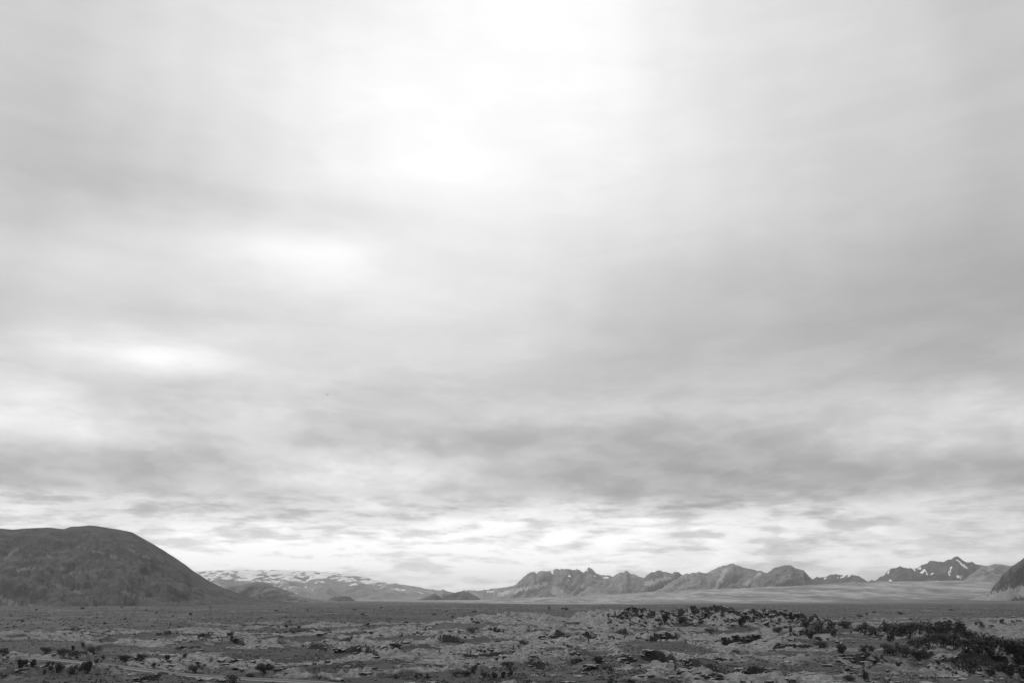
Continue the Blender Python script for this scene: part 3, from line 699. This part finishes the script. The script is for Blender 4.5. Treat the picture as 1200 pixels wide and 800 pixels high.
NAMED = [
 (24, 782.5, 10, 0, 1, 'dark round shrub below the track, leftmost of the pair near the left edge', GL, 1.1),
 (37, 781.5, 9, 2, 1, 'dark round shrub below the track, right one of the pair near the left edge', GL, 1.1),
 (53, 789.5, 6, 6, 1, 'smallest dark bush below the track, left of the twin shrubs', GL, 1.0),
 (58, 781, 6, 1, 1, 'low dark sprig just under the track above a ragged shrub', GL, .9),
 (65, 788, 11, 4, 1, 'ragged dark shrub in the middle of the row below the track', GL, 1.1),
 (88, 789.8, 10, 1, 1, 'slanted dark shrub, left of the tall twin below the track', GL, 1.0),
 (101, 788.8, 14, 0, 1, 'tallest dark shrub below the track at lower left', GL, .85),
 (53, 766, 8, 5, 1, 'dark low shrub above the track, leftmost of the clump', GL, 1.2),
 (75, 769, 9, 3, 1, 'black dense shrub above the track in the middle of the clump', GL, 1.0),
 (84, 762.5, 7, 2, 1, 'upright shrub standing behind the black one above the track', GL, 1.0),
 (91, 770.5, 9, 3, 0, 'grey feathery shrub leaning over the upper side of the track', GL, 1.3),
 (111, 765.5, 9, 5, 0, 'broad grey shrub with dark base right of the track clump', GL, 1.3),
 (121, 772.5, 5, 6, 1, 'little black bush between broad grey shrub and pale moss', GL, 1.2),
 (115, 777, 6, 4, 0, 'small grey shrub touching the upper edge of the track', GL, 1.1),
 (96, 758, 6, 2, 0, 'thin grey shrub furthest back in the track clump', GL, 1.0),
 (3, 770.5, 7, 1, 1, 'dark bush cut by the left edge where the track enters', GL, 1.2),
 (147, 775, 8, 3, 1, 'shaded shrub at the left rim of the dark hollow', GL, 1.2),
 (165, 774, 8, 1, 1, 'dark shrub in the hollow under the long pale moss bank', GL, 1.1),
 (182, 782, 6, 4, 1, 'small dark shrub at the bottom of the heath hollow', GL, 1.2),
 (195, 773, 6, 0, 0, 'grey shrub at the right side of the heath hollow', GL, 1.2),
 (216, 770, 5, 2, 1, 'small black shrub at the tip of the pale moss bank', GL, 1.2),
 (230, 787.5, 9, 5, 0, 'grey shrub with black foot below the pale lava lumps', GL, 1.2),
 (239, 747.5, 6, 3, 1, 'lone dark shrub on the pale moss beyond the hollow', GL, 1.3),
 (272, 801, 10, 1, 0, 'hazy grey shrub cut by the bottom edge right of the track', GC, 1.5),
 (292, 793, 5, 3, 1, 'low dark shrub right above the hazy grey one at the bottom', GC, 1.6),
 (311, 787.5, 11, 5, 1, 'wide domed shrub with black foot standing alone on moss', GC, 1.25),
 (351, 736.5, 4, 2, 1, 'tiny dark shrub at the far rim of the pale moss', GC, 1.3),
 (335, 735.5, 3.5, 0, 0, 'tiny grey shrub at the far rim of the pale moss', GC, 1.5),
 (465, 795, 6, 4, 0, 'small grey shrub at the bottom edge left of the thicket', GC, 1.2),
 (501, 796, 8, 2, 1, 'narrow upright dark shrub near the bottom centre', GC, .8),
 (490, 794, 6, 1, 0, 'low grey shrub left of the narrow upright one at bottom centre', GC, 1.5),
 (534, 792, 7, 5, 0, 'grey shrub at the left end of the bottom thicket', GC, 1.2),
 (545, 792, 7, 3, 1, 'dark shrub second in the bottom thicket', GC, 1.1),
 (556, 789, 12, 2, 0, 'tall thin grey shrub rising out of the bottom thicket', GC, .8),
 (567, 793, 7, 1, 0, 'low shrub right of the tall thin one in the bottom thicket', GC, 1.3),
 (577, 794.5, 9, 4, 1, 'black footed shrub in the middle right of the bottom thicket', GC, 1.0),
 (590, 794, 8, 0, 1, 'dark narrow shrub near the right end of the bottom thicket', GC, .9),
 (597, 792.5, 11, 6, 1, 'rightmost tall dark shrub of the bottom thicket', GC, .9),
 (595, 783, 7, 3, 1, 'black bush behind the right end of the bottom thicket', GC, 1.3),
 (554, 741.5, 7, 5, 0, 'grey shrub at the foot of the pale mossy mound', GC, 1.4),
 (701, 778, 10, 0, 1, 'round spiky shrub alone on the moss right of centre', GC, 1.2),
 (713, 786.5, 7, 1, 1, 'smaller round shrub just below the spiky one', GC, 1.3),
 (675, 776.5, 6, 3, 1, 'low dark shrub beside black rocks left of the spiky shrub', GC, 1.5),
 (718, 801, 7, 4, 1, 'dark shrub cut by the bottom edge below the spiky shrub', GC, 1.3),
 (740, 801, 6, 1, 1, 'second dark shrub cut by the bottom edge right of centre', GC, 1.3),
 (644, 713.5, 4, 2, 1, 'small pointed shrub on the skyline of the mossy ridge', 'shrubs on the lava ridge', 1.1),
 (662, 714.5, 3.5, 1, 1, 'small flat shrub on the skyline of the mossy ridge', 'shrubs on the lava ridge', 1.6),
 (779, 731, 11, 0, 1, 'black upright shrub left among the crags of the lava ridge', 'shrubs on the lava ridge', .8),
 (801, 731, 10, 3, 1, 'dark round shrub right beside the upright one on the lava ridge', 'shrubs on the lava ridge', 1.1),
 (869, 735, 14, 2, 1, 'tall black shrub below the crest of the lava ridge', 'shrubs on the lava ridge', .9),
 (832, 741, 6, 5, 0, 'grey low shrub in the dip under the lava ridge', 'shrubs on the lava ridge', 1.8),
 (1139, 788, 22, 4, 1, 'black upright bush standing apart in front of the pale mossy patch', GR, .75),
 (1165, 769, 25, 3, 1, 'largest black bush spreading below the pale slabs on the right', GR, 1.05),
 (1196, 778, 24, 0, 1, 'big black bush cut by the right edge', GR, .9),
 (1060, 770, 16, 5, 0, 'pale leaved shrub in front of the black thicket', GR, .9),
 (1076, 774, 12, 1, 1, 'dark shrub at the foot of the pale leaved one', GR, 1.3),
 (1016, 797, 13, 6, 1, 'thin dark shrub alone near the bottom, left of the stony bank', GR, .8),
 (995, 797, 7, 3, 1, 'small dark shrub left of the thin one near the bottom', GR, 1.3),
]
for (x, y, h, v, d, lab, g, w) in NAMED: shrub(x, y, h, v, bool(d), lab, g, wide=w)
TH = [(950, 748, 10, 0), (965, 741, 14, 0), (978, 746, 10, 0), (990, 735, 9, 0), (1015, 743, 15, 0), (1028, 745, 12, 0), (1040, 741, 14, 0),
      (962, 759, 8, 0), (987, 765, 11, 0), (1016, 765, 9, 1), (1045, 752, 12, 1), (1056, 744, 16, 0), (1066, 747, 18, 1),
      (1078, 742, 14, 0), (1088, 744, 15, 0), (1098, 748, 15, 1), (1108, 745, 17, 0), (1118, 741, 14, 1), (1128, 741, 13, 0), (1136, 748, 10, 1), (1090, 758, 16, 1), (1104, 760, 17, 1),
      (1118, 761, 17, 1), (1132, 762, 16, 1), (1146, 764, 17, 1), (1156, 762, 14, 1), (1180, 767, 18, 1), (1188, 762, 14, 1), (1075, 758, 12, 0), (1172, 787, 11, 1), (1186, 794, 12, 1), (1160, 793, 9, 1),
      (1200, 795, 14, 1), (1120, 777, 7, 1), (1099, 782, 6, 1), (1048, 768, 11, 1), (1088, 771, 11, 1), (1040, 762, 8, 1), (925, 742, 8, 0), (912, 741, 7, 1), (945, 735, 8, 1), (1148, 734, 6, 0), (1175, 730, 5, 0)]
for i, (x, y, h, d) in enumerate(TH):
    lab = ('dark' if d else 'greyish') + (' tall' if h > 13 else ' middling' if h > 9.5 else ' low') + ' birch shrub in the ' + ('thin left part of the right hand thicket' if x < 1035 else 'dense middle of the right hand thicket' if x < 1115 else 'right part of the thicket below the pale slabs')
    shrub(x, y, h, i % 8, bool(d), lab, GR, wide=rnd.uniform(.95, 1.35))
# shrubs dotted over the plain
cnt = 0
while cnt < 80:
    x = rnd.uniform(-20, 1220); y = 702 + 10 + rnd.random() ** 1.3 * 40
    if 560 < x < 900 and 712 < y < 742: continue
    hh = rnd.uniform(1.4, 2.8); dk = rnd.random() < .7
    lab = ('dark ' if dk else 'greyish ') + ('tiny' if hh < 2.1 else 'small') + ' shrub on the ' + ('far' if y < 722 else 'middle distance') + ' heath ' + ('below the dark left hill' if x < 300 else 'below the snowy mountain' if x < 490 else 'below the small cones' if x < 600 else 'below the far range' if x < 960 else 'below the pointed snowy peak')
    shrub(x, y, hh, rnd.randrange(8), dk, lab, 'scattered shrubs on the plain', wide=rnd.uniform(1.2, 2.2)); cnt += 1

# ------------------------------------------------------------------ far scrub: one uncountable mass
def scatter_mesh(name, pts, sizes, nleaf, leafk, seed, flat=0.6):
    rs = np.random.RandomState(seed); n = len(pts)
    c = np.repeat(pts, nleaf, 0); s = np.repeat(sizes, nleaf)
    d = rs.randn(len(c), 3); d /= np.linalg.norm(d, axis=1)[:, None]; d *= rs.rand(len(c), 1) ** .4
    d[:, 2] = np.abs(d[:, 2]) * flat
    c = c + d * s[:, None]
    a = rs.randn(len(c), 3); a /= np.linalg.norm(a, axis=1)[:, None]; bb = np.cross(a, rs.randn(len(c), 3)); bb /= np.linalg.norm(bb, axis=1)[:, None]
    L = (s * leafk * rs.uniform(.6, 1.4, len(c)))[:, None]
    V = np.stack([c - a * L, c + bb * L * .7, c + a * L, c - bb * L * .7], 1).reshape(-1, 3)
    return tri_mesh(name, V, np.arange(len(V)).reshape(-1, 4), 4)
def scatter_points(n, r0, r1, seed, a0=-33, a1=33):
    rs = np.random.RandomState(seed)
    a = np.radians(rs.uniform(a0, a1, n)); r = np.exp(rs.uniform(math.log(r0), math.log(r1), n))
    return r * np.sin(a), r * np.cos(a), r
x, y, r = scatter_points(30000, 380, 2600, 3)
z, he, ba, sa, td = terrain(x, y, True)
k = (he > .5) & (sa < .5) & (fbm(x / 70, y / 70, 3, 5) > -0.12)
pts = np.stack([x, y, z], -1)[k][:12000]; rr = r[k][:12000]
me = scatter_mesh('far_scrub', pts, np.random.RandomState(1).uniform(.30, .85, len(pts)) * (1 + rr / 4000), 7, .42, 2)
link('far_scrub', me, leaf_mat('scrub_leaves', 0.06, 0.12), label='low dark scrub covering the plain out to the hills', cat='scrub', kind='stuff')
x, y, r = scatter_points(90000, 125, 420, 8)
z, he, ba, sa, td = terrain(x, y, True)
k = (he > .35) & (td > 3) & (fbm(x / 12, y / 12, 3, 15) > -0.05)
pts = np.stack([x, y, z], -1)[k][:22000]
me = scatter_mesh('heather', pts, np.random.RandomState(4).uniform(.12, .38, len(pts)), 6, .42, 9)
link('heather', me, leaf_mat('heather_leaves', 0.05, 0.12), label='heather and dwarf willow tufts in the dark hollows of the lava', cat='heather', kind='stuff')

# ------------------------------------------------------------------ lava blocks and rubble
M_rock = rock_mat('lava_rock', 0.015, 0.09, 0.56, 0.24); M_rub = rock_mat('rubble_rock', 0.03, 0.11, 0.45, 0.30)
def rock_verts(seed, level):
    V, Fc = ico()
    for _ in range(level): V, Fc = subdiv(V, Fc)
    rs = np.random.RandomState(seed)
    V = V.copy()
    for _ in range(9):        # cut flat facets
        d = rs.randn(3); d /= np.linalg.norm(d); c = rs.uniform(.42, .8); q = V @ d; V = V - np.clip(q - c, 0, None)[:, None] * d
    V = V * (1 + 0.16 * fbm(V[:, 0] * 2.1 + seed, V[:, 1] * 2.1 + V[:, 2] * 1.7, 3, seed))[:, None]
    return V * np.array([1, .8, .62]), Fc
ROCKS = []
for k in range(7):
    V, Fc = rock_verts(300 + k, 3)
    me = tri_mesh('lava_block', V, Fc); me.materials.append(M_rock); ROCKS.append(me)
def block(px, py, hpx, label, group, name='lava_block', sx=1.2):
    x, y, z, r = on_ground(px, py); h = hpx * r / F / 1.0
    o = link(name, ROCKS[rnd.randrange(7)], label=label, cat='rock', group=group)
    o.location = (x, y, z + h * .22); o.scale = (h * sx, h * rnd.uniform(.8, 1.2), h); o.rotation_euler = (rnd.uniform(-.4, .4), rnd.uniform(-.4, .4), rnd.uniform(0, 6.28))
G1 = 'lava crags on the ridge'
for i in range(115):
    px = rnd.uniform(712, 940); py = 718 + rnd.random() * 16 + (2 if px > 900 else 0)
    hh = rnd.uniform(1.2, 3.8)
    block(px, py, hh, ('small' if hh < 2 else 'middling' if hh < 3 else 'large') + ' black mossy topped lava crag on the ridge, ' + ('left of the upright shrub' if px < 777 else 'between the upright and the tall shrub' if px < 869 else 'right of the tall shrub'), G1, 'lava_crag', rnd.uniform(.9, 1.9))
for i in range(22):
    block(rnd.uniform(930, 995) if i % 2 else rnd.uniform(995, 1060), rnd.uniform(730, 755), rnd.uniform(1.6, 4), 'black lava crag half hidden in the thicket, ' + ('left of its middle' if i % 2 else 'towards the right bank'), 'lava crags in the thicket', 'lava_crag', rnd.uniform(.9, 1.6))
for i in range(70):
    px = rnd.uniform(1092, 1205); py = 768 + (px - 1092) * .12 + rnd.random() * 22
    hh = rnd.uniform(1.2, 3.0)
    block(px, py, hh, ('small' if hh < 2 else 'large') + ' grey lava block in the lower right rubble, ' + ('left of the upright black bush' if px < 1133 else 'under the largest black bush' if px < 1175 else 'by the right edge'), 'lava blocks in the rubble bank', 'lava_block', rnd.uniform(.8, 1.4))
for i, (px, py, s) in enumerate([(275, 774, 3.2), (247, 775, 2.6), (240, 780, 2.2), (476.6, 729, 1.6), (530, 723.5, 1.8), (1000, 775, 2.2), (1012, 775, 2.4), (1023, 775, 2.2), (683, 774, 2.4), (1187, 723, 2)]):
    lab = ['large dark lava lump on the moss left of centre', 'pale topped lava lump right of the heath hollow', 'second pale topped lava lump right of the heath hollow',
           'tiny upright stone on the far dark heath left of centre', 'dark rock at the left foot of the mossy mound', 'left black stone of a row in the moss at lower right',
           'middle black stone of a row in the moss at lower right', 'right black stone of a row in the moss at lower right', 'black rock left of the spiky shrub', 'dark rock on the far slabs near the right edge'][i]
    block(px, py, s, lab, 'single lava rocks', 'lava_rock', 1.4)
V0, F0 = rock_verts(400, 0)
x, y, r = scatter_points(60000, 120, 560, 18)
z, he, ba, sa, td = terrain(x, y, True)
w = ba + .10 * (he < .3)
rs = np.random.RandomState(6); k = (rs.rand(len(x)) < w) & (td > 3)
x, y, z, r = x[k][:13000], y[k][:13000], z[k][:13000], r[k][:13000]
sz = np.exp(rs.uniform(math.log(.12), math.log(.6), len(x)))
ang = rs.rand(len(x)) * 6.283; ca, sa_ = np.cos(ang), np.sin(ang)
sc3 = np.stack([sz * rs.uniform(.8, 1.5, len(x)), sz, sz * rs.uniform(.6, 1.1, len(x))], -1)
VV = V0[None] * sc3[:, None, :]; VV = np.stack([VV[..., 0] * ca[:, None] - VV[..., 1] * sa_[:, None], VV[..., 0] * sa_[:, None] + VV[..., 1] * ca[:, None], VV[..., 2]], -1)
VV = VV + np.stack([x, y, z], -1)[:, None, :]
FF = F0[None] + (np.arange(len(x)) * len(V0))[:, None, None]
link('lava_rubble', tri_mesh('lava_rubble', VV.reshape(-1, 3), FF.reshape(-1, 3)), M_rub, label='loose lava rubble strewn over the moss and along the fissures', cat='rubble', kind='stuff')

# ------------------------------------------------------------------ crust slabs: moss on top, bare lava sides
V1, F1 = subdiv(*ico())
x, y, r = scatter_points(120000, 125, 620, 28)
z, he, ba, sa, td = terrain(x, y, True)
rs = np.random.RandomState(16); line = np.exp(-(fbm(x / 16, y / 30, 3, 141) / .07) ** 2)
w = (1 - he) * (.02 + .30 * line) + .55 * ba + .006
k = (rs.rand(len(x)) < w) & (td > 4)
x, y, z, r = x[k][:3200], y[k][:3200], z[k][:3200], r[k][:3200]
n_ = len(x); sz = np.exp(rs.uniform(math.log(.3), math.log(1.15), n_))
Vs = []
for q in range(6):
    v, _ = V1.copy(), 0; rq = np.random.RandomState(500 + q)
    v[:, 2] = np.sign(v[:, 2]) * np.abs(v[:, 2]) ** .35 * .8
    v = v * (1 + .35 * rq.randn(len(v), 1) * .5); Vs.append(v)
Vs = np.array(Vs); VV = Vs[rs.randint(6, size=n_)]
sc3 = np.stack([sz * rs.uniform(.8, 1.7, n_), sz * rs.uniform(.6, 1.2, n_), (.10 + .16 * sz) * rs.uniform(.6, 1.5, n_)], -1)
VV = VV * sc3[:, None, :]
ang = rs.uniform(-.7, .7, n_); ca, sa_ = np.cos(ang), np.sin(ang); til = rs.uniform(-.16, .10, n_)
VV = np.stack([VV[..., 0] * ca[:, None] - VV[..., 1] * sa_[:, None], VV[..., 0] * sa_[:, None] + VV[..., 1] * ca[:, None], VV[..., 2]], -1)
VV[..., 2] -= VV[..., 1] * til[:, None]
VV = VV + np.stack([x, y, z], -1)[:, None, :]
FF = F1[None] + (np.arange(n_) * len(V1))[:, None, None]
link('lava_crust', tri_mesh('lava_crust', VV.reshape(-1, 3), FF.reshape(-1, 3)), rock_mat('crust_rock', 0.02, 0.06, 0.55, 0.25), label='broken crust plates of lava with pale moss on top and black edges', cat='lava crust', kind='stuff')

# ------------------------------------------------------------------ bird
def bird():
    az_, el_ = pix_azel(383.5, 462); D = 270.0
    c = np.array([D * math.sin(az_), D * math.cos(az_), CAM_Z + D * math.tan(el_)])
    o = bpy.data.objects.new('bird', None); COL.objects.link(o); o.location = c; o.rotation_euler = (0, R(25), R(60))
    tag(o, 'tiny grey bird gliding in the cloudy sky left of centre', 'bird')
    m, n, bs = new_mat('feathers'); finish(n, bs, n.rng(n.noise(pos(n), 8, 3), .3, .7, .35, .5))
    V = []; Fc = []
    prof = [(-.34, .005), (-.30, .02), (-.2, .045), (-.05, .07), (.08, .07), (.17, .045), (.22, .04), (.27, .035), (.30, .012), (.35, .003)]
    for xx, rr_ in prof:
        for j in range(8): V.append((xx, rr_ * math.cos(j * .785), rr_ * .9 * math.sin(j * .785)))
    for i in range(len(prof) - 1):
        for j in range(8):
            a = i * 8 + j; d = i * 8 + (j + 1) % 8; Fc.append((a, d, d + 8, a + 8))
    link('body', tri_mesh('bird_body', V, Fc, 4, True), m, o)
    for s in (-1, 1):
        V = []; Fc = []
        st = [(0.04, .16, .10, .015), (.25, .15, .13, .07), (.45, .11, .06, .06), (.68, -.02, .0, .0)]
        for q, (yy, ch, xo, zz) in enumerate(st):
            for (dx_, dz_) in ((ch * .5, 0), (ch * .2, .012), (-ch * .6, 0), (ch * .2, -.008)): V.append((xo + dx_, s * yy, zz + dz_))
        for q in range(3):
            for j in range(4):
                a = q * 4 + j; d = q * 4 + (j + 1) % 4; Fc.append((a, d, d + 4, a + 4))
        link('wing', tri_mesh('bird_wing', V, Fc, 4, True), m, o)
    V = [(-.28, -.02, .008), (-.28, .02, .008), (-.46, .08, 0), (-.46, -.08, 0), (-.28, -.02, -.008), (-.28, .02, -.008), (-.46, .08, -.005), (-.46, -.08, -.005)]
    link('tail', tri_mesh('bird_tail', V, [(0, 1, 2, 3), (7, 6, 5, 4), (0, 4, 5, 1), (1, 5, 6, 2), (2, 6, 7, 3), (3, 7, 4, 0)], 4), m, o)
bird()

# ------------------------------------------------------------------ haze
HB = 32000.0
V = [(-HB, -2000, -60), (HB, -2000, -60), (HB, HB, -60), (-HB, HB, -60), (-HB, -2000, 850), (HB, -2000, 850), (HB, HB, 850), (-HB, HB, 850)]
Fq = [(3, 2, 1, 0), (4, 5, 6, 7), (0, 1, 5, 4), (1, 2, 6, 5), (2, 3, 7, 6), (3, 0, 4, 7)]
HZ = 36000.0
V = [(x_ / HB * HZ if abs(x_) == HB else x_, y_ / HB * HZ if y_ == HB else -HZ, z_) for x_, y_, z_ in V]
m = bpy.data.materials.new('air'); m.use_nodes = True; t = m.node_tree; t.nodes.clear()
pv = t.nodes.new('ShaderNodeVolumePrincipled'); ou = t.nodes.new('ShaderNodeOutputMaterial'); t.links.new(pv.outputs[0], ou.inputs['Volume'])
pv.inputs['Color'].default_value = (.98, .98, .98, 1); pv.inputs['Density'].default_value = 2.8e-5; pv.inputs['Anisotropy'].default_value = 0.2
link('haze', tri_mesh('haze', V, Fq, 4), m, label='thin pale haze in the air over the plain', cat='haze', kind='stuff')
